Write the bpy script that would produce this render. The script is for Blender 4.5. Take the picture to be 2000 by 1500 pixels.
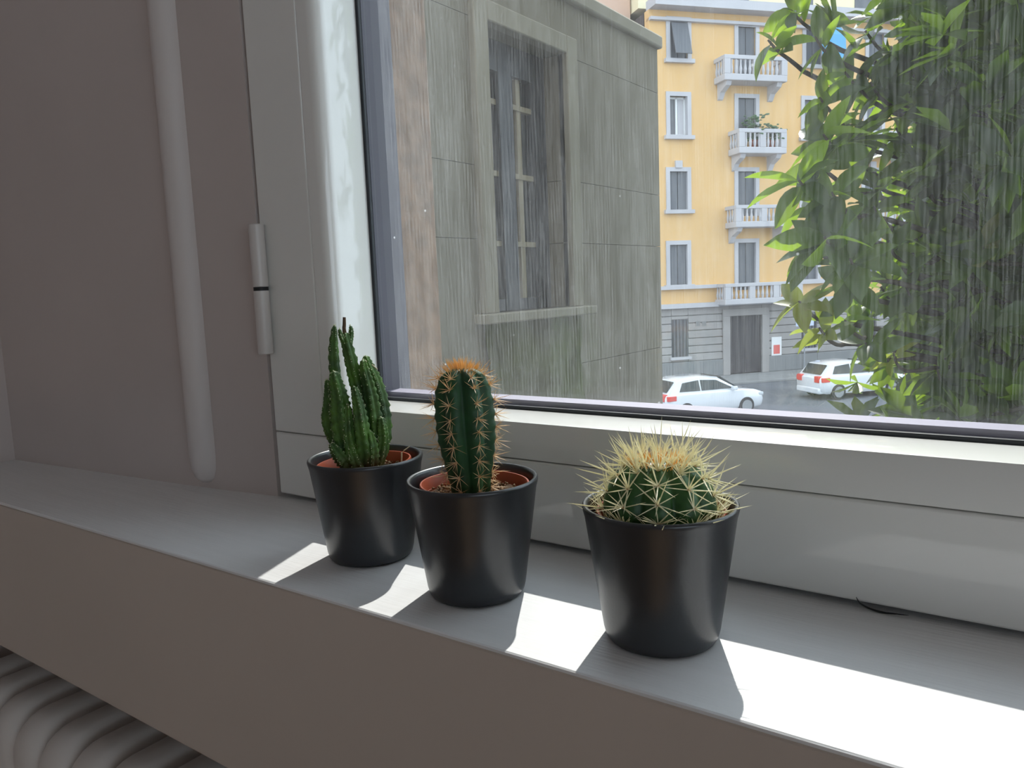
import bpy, math, random
from mathutils import Vector, Matrix, Euler
sc = bpy.context.scene
for o in list(bpy.data.objects): bpy.data.objects.remove(o)
R = math.radians
# ---------------------------------------------------------------- camera, sky, sun, exposure
CH = 1/6                                   # lens height above the sill top (z = 0); X runs along the window, Y outdoors
FOC = 1520.0                               # focal length in pixels of the 2000 x 1500 frame
YAW, PIT, ROL = R(35.707), R(7.1412), R(-2.3041)
fw = Vector((-math.sin(YAW)*math.cos(PIT), math.cos(YAW)*math.cos(PIT), -math.sin(PIT)))
r0 = fw.cross(Vector((0, 0, 1))).normalized(); u0 = r0.cross(fw)
cr = r0*math.cos(ROL) + u0*math.sin(ROL); cu = -r0*math.sin(ROL) + u0*math.cos(ROL)
cam = bpy.data.objects.new('camera', bpy.data.cameras.new('camera')); sc.collection.objects.link(cam)
cam.matrix_world = Matrix(((cr.x, cu.x, -fw.x, 0), (cr.y, cu.y, -fw.y, 0), (cr.z, cu.z, -fw.z, CH), (0, 0, 0, 1)))
cam.data.sensor_width = 36; cam.data.lens = FOC/2000*36; cam.data.clip_start = .01; cam.data.clip_end = 500
sc.camera = cam
w = bpy.data.worlds.new('sky'); sc.world = w; w.use_nodes = True
bg = w.node_tree.nodes['Background']; bg.inputs[0].default_value = (.76, .885, 1.0, 1); bg.inputs[1].default_value = 2.25
sun = bpy.data.objects.new('sun', bpy.data.lights.new('sun', 'SUN')); sc.collection.objects.link(sun)
sun.data.energy = 4.7; sun.data.angle = R(.53); sun.data.color = (1, .972, .925)
sun.rotation_euler = Vector((.020, -.054, -.0645)).to_track_quat('-Z', 'Y').to_euler()
vs = sc.view_settings; vs.view_transform = 'Standard'; vs.look = 'None'; vs.exposure = .2; vs.gamma = 1; vs.use_curve_mapping = False
sc.cycles.max_bounces = 10; sc.cycles.diffuse_bounces = 5; sc.cycles.transparent_max_bounces = 24
# ---------------------------------------------------------------- helpers
col = sc.collection
rnd = random.Random(7)
def ray(x, y): return (cr*((x-1000)/FOC) - cu*((y-750)/FOC) + fw)
def at_y(x, y, Y): d = ray(x, y); return Vector((0, 0, CH)) + d*(Y/d.y)
def at_z(x, y, Z): d = ray(x, y); return Vector((0, 0, CH)) + d*((Z-CH)/d.z)
def at_d(x, y, D): return Vector((0, 0, CH)) + ray(x, y)*D
class MB:
    def __init__(s): s.v = []; s.f = []
    def box(s, x0, x1, y0, y1, z0, z1):
        n = len(s.v); s.v += [(x, y, z) for z in (z0, z1) for y in (y0, y1) for x in (x0, x1)]
        s.f += [tuple(n+i for i in q) for q in ((0, 2, 3, 1), (4, 5, 7, 6), (0, 1, 5, 4), (2, 6, 7, 3), (0, 4, 6, 2), (1, 3, 7, 5))]; return s
    def prism(s, pts, fn):                      # closed polygon, fn(p, 0/1) gives the two ends
        n = len(s.v); m = len(pts)
        for k in (0, 1): s.v += [tuple(fn(p, k)) for p in pts]
        s.f += [(n+i, n+(i+1) % m, n+m+(i+1) % m, n+m+i) for i in range(m)]
        s.f += [tuple(range(n+m-1, n-1, -1)), tuple(range(n+m, n+2*m))]; return s
    def grid(s, rows, closed=True, caps=True):  # rows of points
        n = len(s.v); m = len(rows[0])
        for r in rows: s.v += [tuple(p) for p in r]
        for i in range(len(rows)-1):
            for j in range(m if closed else m-1):
                k = (j+1) % m; s.f.append((n+i*m+j, n+i*m+k, n+(i+1)*m+k, n+(i+1)*m+j))
        if caps and closed:
            s.f.append(tuple(range(n+m-1, n-1, -1))); e = n+(len(rows)-1)*m; s.f.append(tuple(range(e, e+m)))
        return s
    def lathe(s, prof, n=64, c=(0, 0, 0), caps=False):
        return s.grid([[(c[0]+r*math.cos(t), c[1]+r*math.sin(t), c[2]+z) for t in [2*math.pi*k/n for k in range(n)]] for r, z in prof], True, caps)
    def tube(s, pts, rad, n=8, caps=True):
        pts = [Vector(p) for p in pts]; rows = []; up = Vector((.13, .31, .94))
        for i, p in enumerate(pts):
            d = (pts[min(i+1, len(pts)-1)] - pts[max(i-1, 0)]).normalized()
            a = d.cross(up if abs(d.dot(up)) < .95 else Vector((1, 0, 0))).normalized(); b = d.cross(a)
            r = rad[i] if isinstance(rad, (list, tuple)) else rad
            rows.append([p + a*(r*math.cos(2*math.pi*k/n)) + b*(r*math.sin(2*math.pi*k/n)) for k in range(n)])
        return s.grid(rows, True, caps)
    def spine(s, p, q, r):
        p = Vector(p); q = Vector(q); d = (q-p).normalized(); a = d.cross(Vector((.3, .5, .8))).normalized(); b = d.cross(a); n = len(s.v)
        for k in range(3):
            t = 2*math.pi*k/3; s.v.append(tuple(p + a*(r*math.cos(t)) + b*(r*math.sin(t))))
        m = p.lerp(q, .6)
        for k in range(3):
            t = 2*math.pi*k/3; s.v.append(tuple(m + a*(.75*r*math.cos(t)) + b*(.75*r*math.sin(t))))
        s.v.append(tuple(q)); s.f += [(n+i, n+(i+1) % 3, n+3+(i+1) % 3, n+3+i) for i in range(3)] + [(n+3+i, n+3+(i+1) % 3, n+6) for i in range(3)]
    def blob(s, c, r, sq=(1, 1, 1), jit=0):
        n = len(s.v); c = Vector(c); t = (1+5**.5)/2
        for v in ((-1, t, 0), (1, t, 0), (-1, -t, 0), (1, -t, 0), (0, -1, t), (0, 1, t), (0, -1, -t), (0, 1, -t), (t, 0, -1), (t, 0, 1), (-t, 0, -1), (-t, 0, 1)):
            v = Vector(v).normalized()*r*(1+rnd.uniform(-jit, jit)); s.v.append((c.x+v.x*sq[0], c.y+v.y*sq[1], c.z+v.z*sq[2]))
        s.f += [tuple(n+i for i in q) for q in ((0, 11, 5), (0, 5, 1), (0, 1, 7), (0, 7, 10), (0, 10, 11), (1, 5, 9), (5, 11, 4), (11, 10, 2), (10, 7, 6), (7, 1, 8), (3, 9, 4), (3, 4, 2), (3, 2, 6), (3, 6, 8), (3, 8, 9), (4, 9, 5), (2, 4, 11), (6, 2, 10), (8, 6, 7), (9, 8, 1))]
    def mesh(s, name, smooth=False):
        me = bpy.data.meshes.new(name); me.from_pydata(s.v, [], s.f); me.update()
        if smooth: me.shade_smooth()
        return me
    def build(s, name, m, parent=None, smooth=False, bevel=0, seg=2, auto=False, loc=None):
        me = s.mesh(name, smooth or auto); me.materials.append(m)
        o = bpy.data.objects.new(name, me); col.objects.link(o)
        if parent: o.parent = parent
        if loc: o.location = loc
        if auto: me.set_sharp_from_angle(angle=R(38))
        if bevel:
            b = o.modifiers.new('bevel', 'BEVEL'); b.width = bevel; b.segments = seg; b.limit_method = 'ANGLE'; b.angle_limit = R(35); b.use_clamp_overlap = True
            me.shade_smooth(); me.set_sharp_from_angle(angle=R(60))
        return o
def tag(o, label=None, cat=None, group=None, kind=None):
    for k, v in (('label', label), ('category', cat), ('group', group), ('kind', kind)):
        if v: o[k] = v
    return o
def empty(name, loc=(0, 0, 0), rz=0, parent=None):
    o = bpy.data.objects.new(name, None); col.objects.link(o); o.location = loc; o.rotation_euler = (0, 0, rz); o.empty_display_size = .05
    if parent: o.parent = parent
    return o
def copy_tree(o, parent=None):
    c = o.copy(); col.objects.link(c); c.parent = parent
    for ch in list(o.children): copy_tree(ch, c)
    return c
# ---------------------------------------------------------------- materials
def mat(name, c, rough=.6, spec=.5, var=0, vs_=20, stretch=(1, 1, 1), bump=0, bs=60, coat=0, coat_r=.1, metal=0, transl=None, c2=None, bstretch=None, sub=None):
    m = bpy.data.materials.new(name); m.use_nodes = True; nt = m.node_tree; N = nt.nodes; L = nt.links
    b = N['Principled BSDF']; b.inputs['Base Color'].default_value = (*c, 1); b.inputs['Roughness'].default_value = rough
    b.inputs['Specular IOR Level'].default_value = spec; b.inputs['Coat Weight'].default_value = coat; b.inputs['Coat Roughness'].default_value = coat_r; b.inputs['Metallic'].default_value = metal
    tc = N.new('ShaderNodeTexCoord')
    def noise(scale, st):
        mp = N.new('ShaderNodeMapping'); mp.inputs['Scale'].default_value = st; L.new(tc.outputs['Object'], mp.inputs[0])
        n = N.new('ShaderNodeTexNoise'); n.inputs['Scale'].default_value = scale; n.inputs['Detail'].default_value = 5; L.new(mp.outputs[0], n.inputs[0]); return n
    if var or c2:
        n = noise(vs_, stretch); r = N.new('ShaderNodeValToRGB'); d = c2 or tuple(x*(1-var) for x in c)
        r.color_ramp.elements[0].position = .35; r.color_ramp.elements[1].position = .65
        r.color_ramp.elements[0].color = (*d, 1); r.color_ramp.elements[1].color = (*c, 1); L.new(n.outputs[0], r.inputs[0]); L.new(r.outputs[0], b.inputs['Base Color'])
    if bump:
        n = noise(bs, bstretch or stretch); bp = N.new('ShaderNodeBump'); bp.inputs['Strength'].default_value = bump; bp.inputs['Distance'].default_value = .001
        L.new(n.outputs[0], bp.inputs['Height']); L.new(bp.outputs[0], b.inputs['Normal'])
    if sub: b.inputs['Subsurface Weight'].default_value = sub; b.inputs['Subsurface Radius'].default_value = (.004, .006, .002)
    if transl:
        t = N.new('ShaderNodeBsdfTranslucent'); t.inputs[0].default_value = (*transl[:3], 1); mx = N.new('ShaderNodeMixShader'); mx.inputs[0].default_value = transl[3]
        L.new(b.outputs[0], mx.inputs[1]); L.new(t.outputs[0], mx.inputs[2]); L.new(mx.outputs[0], N['Material Output'].inputs[0])
    return m
M = {}
M['sill'] = mat('sill_paint', (.81, .81, .815), .42, .5, var=.035, vs_=9, stretch=(1, 14, 14), bump=.35, bs=60, bstretch=(.5, 9, 9))
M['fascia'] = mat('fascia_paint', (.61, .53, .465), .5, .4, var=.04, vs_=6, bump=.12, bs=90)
M['house'] = mat('house_render', (.40, .37, .32), .9, .1)
M['sash'] = mat('sash_lacquer', (.81, .80, .765), .38, .5, var=.02, vs_=8, coat=.9, coat_r=.045, bump=.015, bs=30)
M['wall'] = mat('wall_plaster', (.575, .50, .47), .7, .3, var=.05, vs_=7, bump=.25, bs=45)
M['bead'] = mat('bead_paint', (.66, .60, .575), .5, .4, var=.03, vs_=12, bump=.25, bs=30)
M['hinge'] = mat('hinge_white', (.62, .575, .55), .33, .5)
M['dark'] = mat('dark_gap', (.012, .012, .014), .6)
M['gasket'] = mat('gasket_rubber', (.016, .02, .026), .5)
M['spacer'] = mat('spacer_aluminium', (.27, .255, .33), .5, metal=.15, var=.08, vs_=30, stretch=(.3, 1, 1))
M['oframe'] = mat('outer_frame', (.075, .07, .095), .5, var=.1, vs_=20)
M['travertine'] = mat('travertine', (.27, .175, .118), .8, .2, c2=(.17, .11, .075), vs_=45, bump=.8, bs=120)
M['ledge'] = mat('ledge_stone', (.40, .41, .38), .7, .3, var=.15, vs_=25, bump=.3, bs=90)
M['pot'] = mat('pot_black', (.019, .0215, .026), .31, .8, var=.12, vs_=150, bump=.05, bs=600)
M['terracotta'] = mat('terracotta_plastic', (.42, .085, .036), .4, .4, var=.08, vs_=40, transl=(.6, .15, .05, .18))
M['soil'] = mat('soil', (.085, .052, .033), .95, .1, var=.5, vs_=300)
M['crumb'] = mat('soil_crumb', (.36, .24, .14), .9, .2, c2=(.12, .07, .04), vs_=140)
M['green_b'] = mat('cactus_green', (.020, .092, .030), .5, .4, c2=(.011, .052, .020), vs_=90, bump=.1, bs=300, sub=.25)
M['green_c'] = mat('barrel_green', (.036, .115, .028), .42, .4, c2=(.02, .075, .02), vs_=90, bump=.1, bs=300, sub=.25)
M['green_a'] = mat('stem_green', (.095, .21, .030), .55, .4, c2=(.034, .080, .022), vs_=70, bump=.4, bs=500, sub=.2)
nt = M['green_a'].node_tree; N = nt.nodes; pb_ = N['Principled BSDF']; src = pb_.inputs['Base Color'].links[0].from_socket
tcn = N.new('ShaderNodeTexCoord'); sx = N.new('ShaderNodeSeparateXYZ'); mr = N.new('ShaderNodeMapRange'); mr.inputs[1].default_value = .052; mr.inputs[2].default_value = .070
mxc = N.new('ShaderNodeMix'); mxc.data_type = 'RGBA'; mxc.inputs[6].default_value = (.075, .045, .018, 1)
nt.links.new(tcn.outputs['Object'], sx.inputs[0]); nt.links.new(sx.outputs[2], mr.inputs[0]); nt.links.new(mr.outputs[0], mxc.inputs[0]); nt.links.new(src, mxc.inputs[7]); nt.links.new(mxc.outputs[2], pb_.inputs['Base Color'])
M['brown_tip'] = mat('dry_brown', (.10, .06, .03), .8)
M['dot'] = mat('pale_dots', (.62, .64, .42), .6, .3)
M['spine_b'] = mat('spine_tan', (.82, .62, .38), .45, .4, transl=(.9, .65, .30, .35))
M['spine_t'] = mat('spine_gold', (.86, .60, .29), .45, .4, transl=(.95, .66, .26, .4))
M['areole'] = mat('areole_felt', (.55, .36, .20), .9, .1)
M['spine_c'] = mat('spine_cream', (.92, .88, .70), .42, .4, transl=(.97, .93, .70, .45))
M['spine_o'] = mat('spine_amber', (.93, .58, .20), .45, .4, transl=(1, .72, .28, .45))
M['straw'] = mat('dry_straw', (.80, .68, .45), .6)
M['radiator'] = mat('radiator_enamel', (.74, .69, .65), .4, .5, var=.04, vs_=9)
M['wood'] = mat('floor_wood', (.50, .34, .21), .45, .4, c2=(.40, .26, .15), vs_=6, stretch=(1, 12, 1))
M['ceil'] = mat('ceiling_paint', (.85, .82, .78), .8)
M['wing'] = mat('wing_render', (.27, .243, .195), .9, .1, c2=(.235, .212, .172), vs_=.9, bump=.3, bs=40)
M['wing_trim'] = mat('wing_stone', (.35, .32, .26), .85, .1, var=.08, vs_=3)
M['green_patch'] = mat('green_patch', (.155, .165, .085), .95, .05, c2=(.13, .125, .085), vs_=3)
M['casement'] = mat('casement_slate', (.034, .040, .056), .5)
M['muntin'] = mat('muntin_tan', (.42, .36, .27), .6)
M['wglass'] = mat('dark_glass', (.05, .06, .075), .12, .6, coat=.4)
M['yellow'] = mat('yellow_render', (.76, .495, .235), .9, .1, c2=(.73, .46, .205), vs_=.35)
M['cream'] = mat('cream_attic', (.86, .76, .52), .9, .1)
M['pink'] = mat('pink_render', (.62, .42, .32), .9, .1)
M['stone'] = mat('pale_stone', (.54, .525, .545), .85, .15, var=.07, vs_=.8)
M['base'] = mat('base_stone', (.38, .36, .35), .9, .1, var=.12, vs_=.7)
M['plinth'] = mat('plinth_stone', (.23, .235, .24), .85, .15)
M['shutter'] = mat('shutter_grey', (.14, .15, .17), .6, var=.2, vs_=3, stretch=(1, 1, 12))
M['wdark'] = mat('window_dark', (.11, .115, .13), .3, .5)
M['door'] = mat('door_dark', (.05, .045, .05), .5)
M['metal'] = mat('sign_metal', (.35, .36, .38), .5, metal=.5)
M['signblue'] = mat('sign_pale', (.55, .62, .80), .5)
M['posterred'] = mat('poster_red', (.70, .12, .10), .6)
M['white'] = mat('plain_white', (.80, .80, .80), .6)
M['blue'] = mat('awning_blue', (.10, .36, .62), .8)
M['asphalt'] = mat('asphalt', (.17, .18, .20), .9, .1, var=.2, vs_=.6)
M['paving'] = mat('pavement', (.30, .30, .30), .9, .1, var=.15, vs_=1)
M['carpaint'] = mat('car_white', (.78, .80, .84), .25, .5, coat=1, coat_r=.05)
M['carglass'] = mat('car_glass', (.035, .045, .045), .08, .5)
M['tyre'] = mat('tyre', (.025, .025, .027), .8)
M['hub'] = mat('alloy', (.35, .36, .37), .4, metal=.4)
M['lampred'] = mat('lamp_red', (.75, .05, .04), .25)
M['lampclear'] = mat('lamp_clear', (.6, .62, .65), .15)
M['leaf'] = mat('leaf_dark', (.010, .026, .014), .36, .4, var=.25, vs_=6, transl=(.60, .92, .04, .33))
M['leaf_y'] = mat('leaf_young', (.22, .26, .05), .4, .4, c2=(.16, .12, .04), vs_=14, transl=(.60, .72, .08, .45))
M['bark'] = mat('bark', (.085, .07, .055), .9, .1, var=.3, vs_=20)
M['potplant'] = mat('balcony_green', (.08, .16, .07), .8)
def glass_mat(name, dirt):
    m = bpy.data.materials.new(name); m.use_nodes = True; nt = m.node_tree; N = nt.nodes; L = nt.links; N.remove(N['Principled BSDF'])
    tr = N.new('ShaderNodeBsdfTransparent'); tr.inputs[0].default_value = (.985, .99, .987, 1)
    gl = N.new('ShaderNodeBsdfGlossy'); gl.inputs['Roughness'].default_value = 0
    lw = N.new('ShaderNodeLayerWeight'); lw.inputs[0].default_value = .5
    pw = N.new('ShaderNodeMath'); pw.operation = 'POWER'; pw.inputs[1].default_value = 5; L.new(lw.outputs['Facing'], pw.inputs[0])
    ma = N.new('ShaderNodeMath'); ma.operation = 'MULTIPLY_ADD'; ma.inputs[1].default_value = .96; ma.inputs[2].default_value = .04; L.new(pw.outputs[0], ma.inputs[0])
    mx = N.new('ShaderNodeMixShader'); L.new(ma.outputs[0], mx.inputs[0]); L.new(tr.outputs[0], mx.inputs[1]); L.new(gl.outputs[0], mx.inputs[2])
    out = mx.outputs[0]
    if dirt:
        tc = N.new('ShaderNodeTexCoord')
        def noise(scale, st, det=4, rot=0):
            mp = N.new('ShaderNodeMapping'); mp.inputs['Scale'].default_value = st; mp.inputs['Rotation'].default_value = (0, rot, 0); L.new(tc.outputs['Object'], mp.inputs[0])
            n = N.new('ShaderNodeTexNoise'); n.inputs['Scale'].default_value = scale; n.inputs['Detail'].default_value = det; L.new(mp.outputs[0], n.inputs[0]); return n.outputs[0]
        def rng(v, a, b, c, d):
            r = N.new('ShaderNodeMapRange'); r.inputs[1].default_value = a; r.inputs[2].default_value = b; r.inputs[3].default_value = c; r.inputs[4].default_value = d; L.new(v, r.inputs[0]); return r.outputs[0]
        def op(k, a, b):
            x = N.new('ShaderNodeMath'); x.operation = k; L.new(a, x.inputs[0])
            if isinstance(b, (int, float)): x.inputs[1].default_value = b
            else: L.new(b, x.inputs[1])
            return x.outputs[0]
        streak = rng(noise(26, (52, 1, 1.1), 3), .40, .64, .30, 1.62)      # vertical wipe marks
        wipes = rng(noise(30, (22, 1, 1.4), 4, .5), .55, .75, 0, .5)      # slanted wipe marks
        grain = rng(noise(420, (1, 1, .5), 3), .35, .7, .72, 1.25)
        patch = rng(noise(4.5, (1, 1, .8), 3), .3, .7, .55, 1.35)
        vo = N.new('ShaderNodeTexVoronoi'); vo.inputs['Scale'].default_value = 75; L.new(tc.outputs['Object'], vo.inputs[0])
        keep = N.new('ShaderNodeSeparateColor'); L.new(vo.outputs['Color'], keep.inputs[0])
        drops = op('MULTIPLY', rng(vo.outputs['Distance'], .05, .09, 9, 0), op('GREATER_THAN', keep.outputs[0], .93))   # dried splashes
        d = op('ADD', op('MULTIPLY', op('MULTIPLY', op('ADD', streak, wipes), grain), patch), drops)
        sxyz = N.new('ShaderNodeSeparateXYZ'); L.new(tc.outputs['Object'], sxyz.inputs[0]); d = op('MULTIPLY', op('MULTIPLY', d, rng(sxyz.outputs[0], -.42, -.12, 1.3, .72)), dirt)
        tl = N.new('ShaderNodeBsdfTranslucent'); tl.inputs[0].default_value = (.80, .82, .84, 1)
        m2 = N.new('ShaderNodeMixShader'); L.new(d, m2.inputs[0]); L.new(out, m2.inputs[1]); L.new(tl.outputs[0], m2.inputs[2]); out = m2.outputs[0]
    L.new(out, N['Material Output'].inputs[0]); return m
M['glass'] = glass_mat('window_glass', 0); M['glass_dirty'] = glass_mat('window_glass_dirty', .036)
# ---------------------------------------------------------------- the room
SK = dict(kind='structure')
XL_, XR, YB, ZF, ZC = -.935, 2.6, -3.6, -.98, 1.95
tag(MB().box(XL_-.1, XR+.1, YB-.1, .62, ZF-.1, ZF).build('floor', M['wood']), 'brown wooden floor of the room', **SK)
tag(MB().box(XL_-.1, XR+.1, YB-.1, .62, ZC, ZC+.1).build('ceiling', M['ceil']), 'pale plain ceiling of the room', **SK)
tag(MB().box(XL_-.1, XL_, YB-.1, .62, ZF, ZC).build('wall_left', M['wall'], bevel=.012, seg=3), 'pale side wall at the left end of the sill', **SK)
wr = MB(); wr.box(XR, XR+.1, YB-.1, -3.1, ZF, ZC); wr.box(XR, XR+.1, -.3, .62, ZF, ZC); wr.box(XR, XR+.1, -3.1, -.3, ZF, -.25); wr.box(XR, XR+.1, -3.1, -.3, 1.75, ZC)  # opening added out of view so sky light fills the room
tag(wr.build('wall_right', M['wall']), 'pale side wall with an unseen opening added for fill light', **SK)
tag(MB().box(XL_, XR, YB-.1, YB, ZF, ZC).build('wall_back', M['wall']), 'pale plain back wall of the room', **SK)
WXP_ = -3.4; WX1, WZ1 = .62, 1.42                       # right and top end of the window opening
tag(MB().box(WXP_, 9, -9, .60, ZC+.1, 13).build('wall_upper', M['house']), 'unseen upper storeys above the room, added to block sky light', **SK)  # unseen storeys added to keep sky light off the tree and wing
plan = [(-.936, .362), (-.64, .3865), (-.600, .3915), (-.534, .4005), (-.534, .5105), (-.741, .5105), (-.741, .60), (-.936, .60)]
wf = MB().prism(plan, lambda p, k: (p[0], p[1], (-.02, ZC)[k]))
wf.box(XL_, XR, .43, .60, ZF, -.0205); wf.box(WX1, XR, .4005, .60, -.02, ZC); wf.box(-.534, WX1, .4005, .60, WZ1, ZC)
tag(wf.build('wall_front', M['wall']), 'pale plaster wall beside and below the window', **SK)
tag(MB().tube([(-.618, .3915, z) for z in (.006, .010, .018, .03, .3, .8, ZC)], [.006, .0105, .0135, .0145, .0145, .0145, .0145], 24).build('trim_1', M['bead'], smooth=True), 'rounded white vertical moulding on the wall left of the window', **SK)
# sill: board and tall front panel
sl = empty('trim_2'); tag(sl, 'deep white painted window sill with a tall front panel', **SK)
MB().prism([(.272, -.0006), (.2728, 0), (.60, 0), (.60, -.0020), (.272, -.0020)], lambda p, k: ((XL_, XR)[k], p[0], p[1])).build('sill_board', M['sill'], sl)
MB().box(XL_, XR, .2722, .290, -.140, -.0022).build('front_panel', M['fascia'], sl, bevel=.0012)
for o in sl.children: o.location = (0, 0, 0)
# ---------------------------------------------------------------- window: hinged sash with its glass
win = empty('window_1'); tag(win, 'white framed window with dirty double glazing behind the cacti', **SK)
X0, X1, Z0, Z1 = -.530, .60, .0035, 1.40    # sash outline
GX, GZ = -.469, .0562                      # joint line between rail and glazing bead
MB().box(X0, X1, .400, .480, Z0, GZ-.0004).build('bottom_rail', M['sash'], win, bevel=.0015)
MB().box(X0, GX-.0004, .400, .480, GZ, Z1).build('left_stile', M['sash'], win, bevel=.0012)
MB().box(X1-.06, X1, .400, .480, GZ, Z1).build('right_stile', M['sash'], win, bevel=.0015)
MB().box(GX, X1-.06, .400, .480, Z1-.06, Z1).build('top_rail', M['sash'], win, bevel=.0015)
MB().prism([(.4003, GZ+.0005), (.4003, .0797), (.4007, .0803), (.4015, .0805), (.460, .0775), (.460, GZ+.0005)], lambda p, k: ((GX+.0004, X1-.06)[k], p[0], p[1])).build('glazing_bead', M['sash'], win, auto=True)
pf = [(GX+.0005, .4003), (GX+.0005, .4601), (-.4663, .4601)]
for k in range(9):
    a = R(-16+106*k/8); pf.append((-.4590+.009*math.cos(a), .4093-.009*math.sin(a)))
MB().prism(pf, lambda p, k: (p[0], p[1], (.0797, Z1-.06)[k])).build('glazing_bead', M['sash'], win, auto=True)
gk = MB().box(-.4660, X1-.06, .4565, .460, .0768, .0803); gk.box(-.4664, -.4625, .4570, .460, .0768, Z1-.06); gk.build('gasket', M['gasket'], win, bevel=.0006)
MB().box(-.48, X1-.05, .4604, .4640, .066, Z1-.05).build('pane', M['glass'], win)
sp = MB().box(-.48, X1-.06, .4644, .4836, .070, .0836); sp.build('spacer', M['spacer'], win); MB().box(-.48, -.4665, .4644, .4836, .0838, Z1-.06).build('spacer', M['oframe'], win)  # left strip in dark frame colour: outer profile plus painted lack of sun
MB().box(-.48, X1-.05, .4840, .4880, .066, Z1-.05).build('pane', M['glass_dirty'], win)
of = MB().box(-.5338, -.4780, .4884, .510, .0, Z1); of.box(-.4778, X1, .4884, .510, .0, .0790); of.build('outer_frame', M['oframe'], win, bevel=.001)
MB().box(-.533, X1, .415, .478, .0002, .0033).build('bottom_gap', M['dark'], win)  # dark strip filling the gap under the sash, painted in for its shadow
hg = empty('hinge', parent=win); hx, hy = -.5290, .3935
hp = at_y(500, 440, hy); hx = hp.x
MB().lathe([(0, .1742), (.0056, .1742), (.0061, .1748), (.0061, .2228), (.0056, .2234), (0, .2234)], 24, (hx, hy, 0)).build('barrel', M['hinge'], hg, auto=True)
MB().lathe([(0, .1206), (.0056, .1206), (.0061, .1212), (.0061, .1712), (0, .1712)], 24, (hx, hy, 0)).build('barrel', M['hinge'], hg, auto=True)
MB().lathe([(0, .1712), (.0058, .1712), (.0058, .1742), (0, .1742)], 24, (hx, hy, 0)).build('washer', M['dark'], hg, auto=True)
# stone reveal and ledge outside
tag(MB().box(-.74, -.5355, .5108, .622, -.6, 1.9).build('trim_3', M['travertine'], bevel=.002), 'pitted brown travertine jamb outside the glass', **SK)
tag(MB().prism([(.5108, .058), (.670, .030), (.670, -.03), (.5108, -.03)], lambda p, k: ((-.5350, 1.2)[k], p[0], p[1])).build('trim_4', M['ledge'], bevel=.002), 'pale stone ledge outside the window', **SK)
# ---------------------------------------------------------------- radiator under the sill
ra = empty('radiator', (0, .33, -.86)); tag(ra, 'white column radiator below the sill front panel', 'radiator')
def rr(y0, y1, z0, z1, r, n=6):
    P = []
    for cy, cz, a0 in ((y1-r, z1-r, 0), (y0+r, z1-r, 90), (y0+r, z0+r, 180), (y1-r, z0+r, 270)):
        for k in range(n+1): a = R(a0+90*k/n); P.append((cy+r*math.cos(a), cz+r*math.sin(a)))
    return P
rad_me = None
for i in range(22):
    if rad_me is None:
        mb = MB(); rows = []
        for dx, ins in ((-.021, .012), (-.0195, .006), (-.015, .002), (-.008, 0), (.008, 0), (.015, .002), (.0195, .006), (.021, .012)):
            rows.append([(dx, p[0]-.33, p[1]+.86) for p in rr(.258+ins, .405-ins, -.80+ins, -.196-ins, .034)])
        mb.grid(rows); o = mb.build('section', M['radiator'], ra, smooth=True); rad_me = o
    else:
        o = rad_me.copy(); col.objects.link(o)
    o.location = (-.882+.0487*i, 0, 0)
mb = MB(); mb.tube([(-.90, 0, .60), (.16, 0, .60)], .014, 12); mb.tube([(-.90, 0, .11), (.16, 0, .11)], .014, 12); mb.build('header_pipe', M['radiator'], ra, smooth=True)
for x in (-.80, .05): MB().box(x-.015, x+.015, -.03, .03, -.12, .07).build('foot', M['radiator'], ra, bevel=.004)
# ---------------------------------------------------------------- pots
POTS = {'A': (-.3575, .3361), 'B': (-.2613, .3228), 'C': (-.1512, .3238)}
prof = [(0, .0006), (.0235, .0006), (.0252, .0010), (.0264, .0028), (.0272, .0060), (.0349, .0590), (.0357, .0620), (.0360, .0634), (.0358, .0643), (.0352, .0648), (.0343, .0648), (.0336, .0643), (.0332, .0632), (.0328, .0600), (.0255, .0075), (.0235, .0050), (0, .0048)]
pot_labels = {'A': 'matte black pot at the left, holding the clump of slender green stems', 'B': 'matte black pot in the middle, holding the upright columnar cactus', 'C': 'matte black pot nearest the camera, holding the round cream-spined cactus'}
pot0 = None
for k, (x, y) in POTS.items():
    if pot0 is None: pot0 = o = MB().lathe(prof, 96).build('flower_pot', M['pot'], auto=True)
    else: o = pot0.copy(); col.objects.link(o)
    o.location = (x, y, 0); o.rotation_euler.z = rnd.uniform(0, 6); tag(o, pot_labels[k], 'pot', 'black pots on the sill')
def nursery(root, dx, dy, zr, zs, tilt):
    p = MB().lathe([(0, .0052), (.021, .0052), (.0215, .006), (.0268, zr-.006), (.0292, zr-.0055), (.0300, zr-.001), (.0296, zr), (.0288, zr), (.0282, zr-.0012), (.0262, zr-.009), (.0208, .008), (0, .008)], 72).build('nursery_pot', M['terracotta'], root, auto=True)
    p.location = (dx, dy, 0); p.rotation_euler = tilt
    mb = MB(); rows = []
    for i in range(9):
        r = .0255*i/8 + .0001
        rows.append([(dx+r*math.cos(t), dy+r*math.sin(t), zs+rnd.uniform(-.0007, .0007)-.001*(i/8)**2) for t in [2*math.pi*j/40 for j in range(40)]])
    mb.grid(rows, True, False); mb.build('soil', M['soil'], root, smooth=True)
    cb = MB()
    for i in range(330):
        r = .0245*math.sqrt(rnd.random()); t = rnd.uniform(0, 6.283)
        cb.blob((dx+r*math.cos(t), dy+r*math.sin(t), zs+rnd.uniform(-.0003, .0012)), rnd.choice((.0004, .0006, .0008, .0011)), (1, rnd.uniform(.6, 1.2), rnd.uniform(.6, 1)), .3)
    tag(cb.build('soil_crumbs', M['crumb'], root), kind='stuff')
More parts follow.
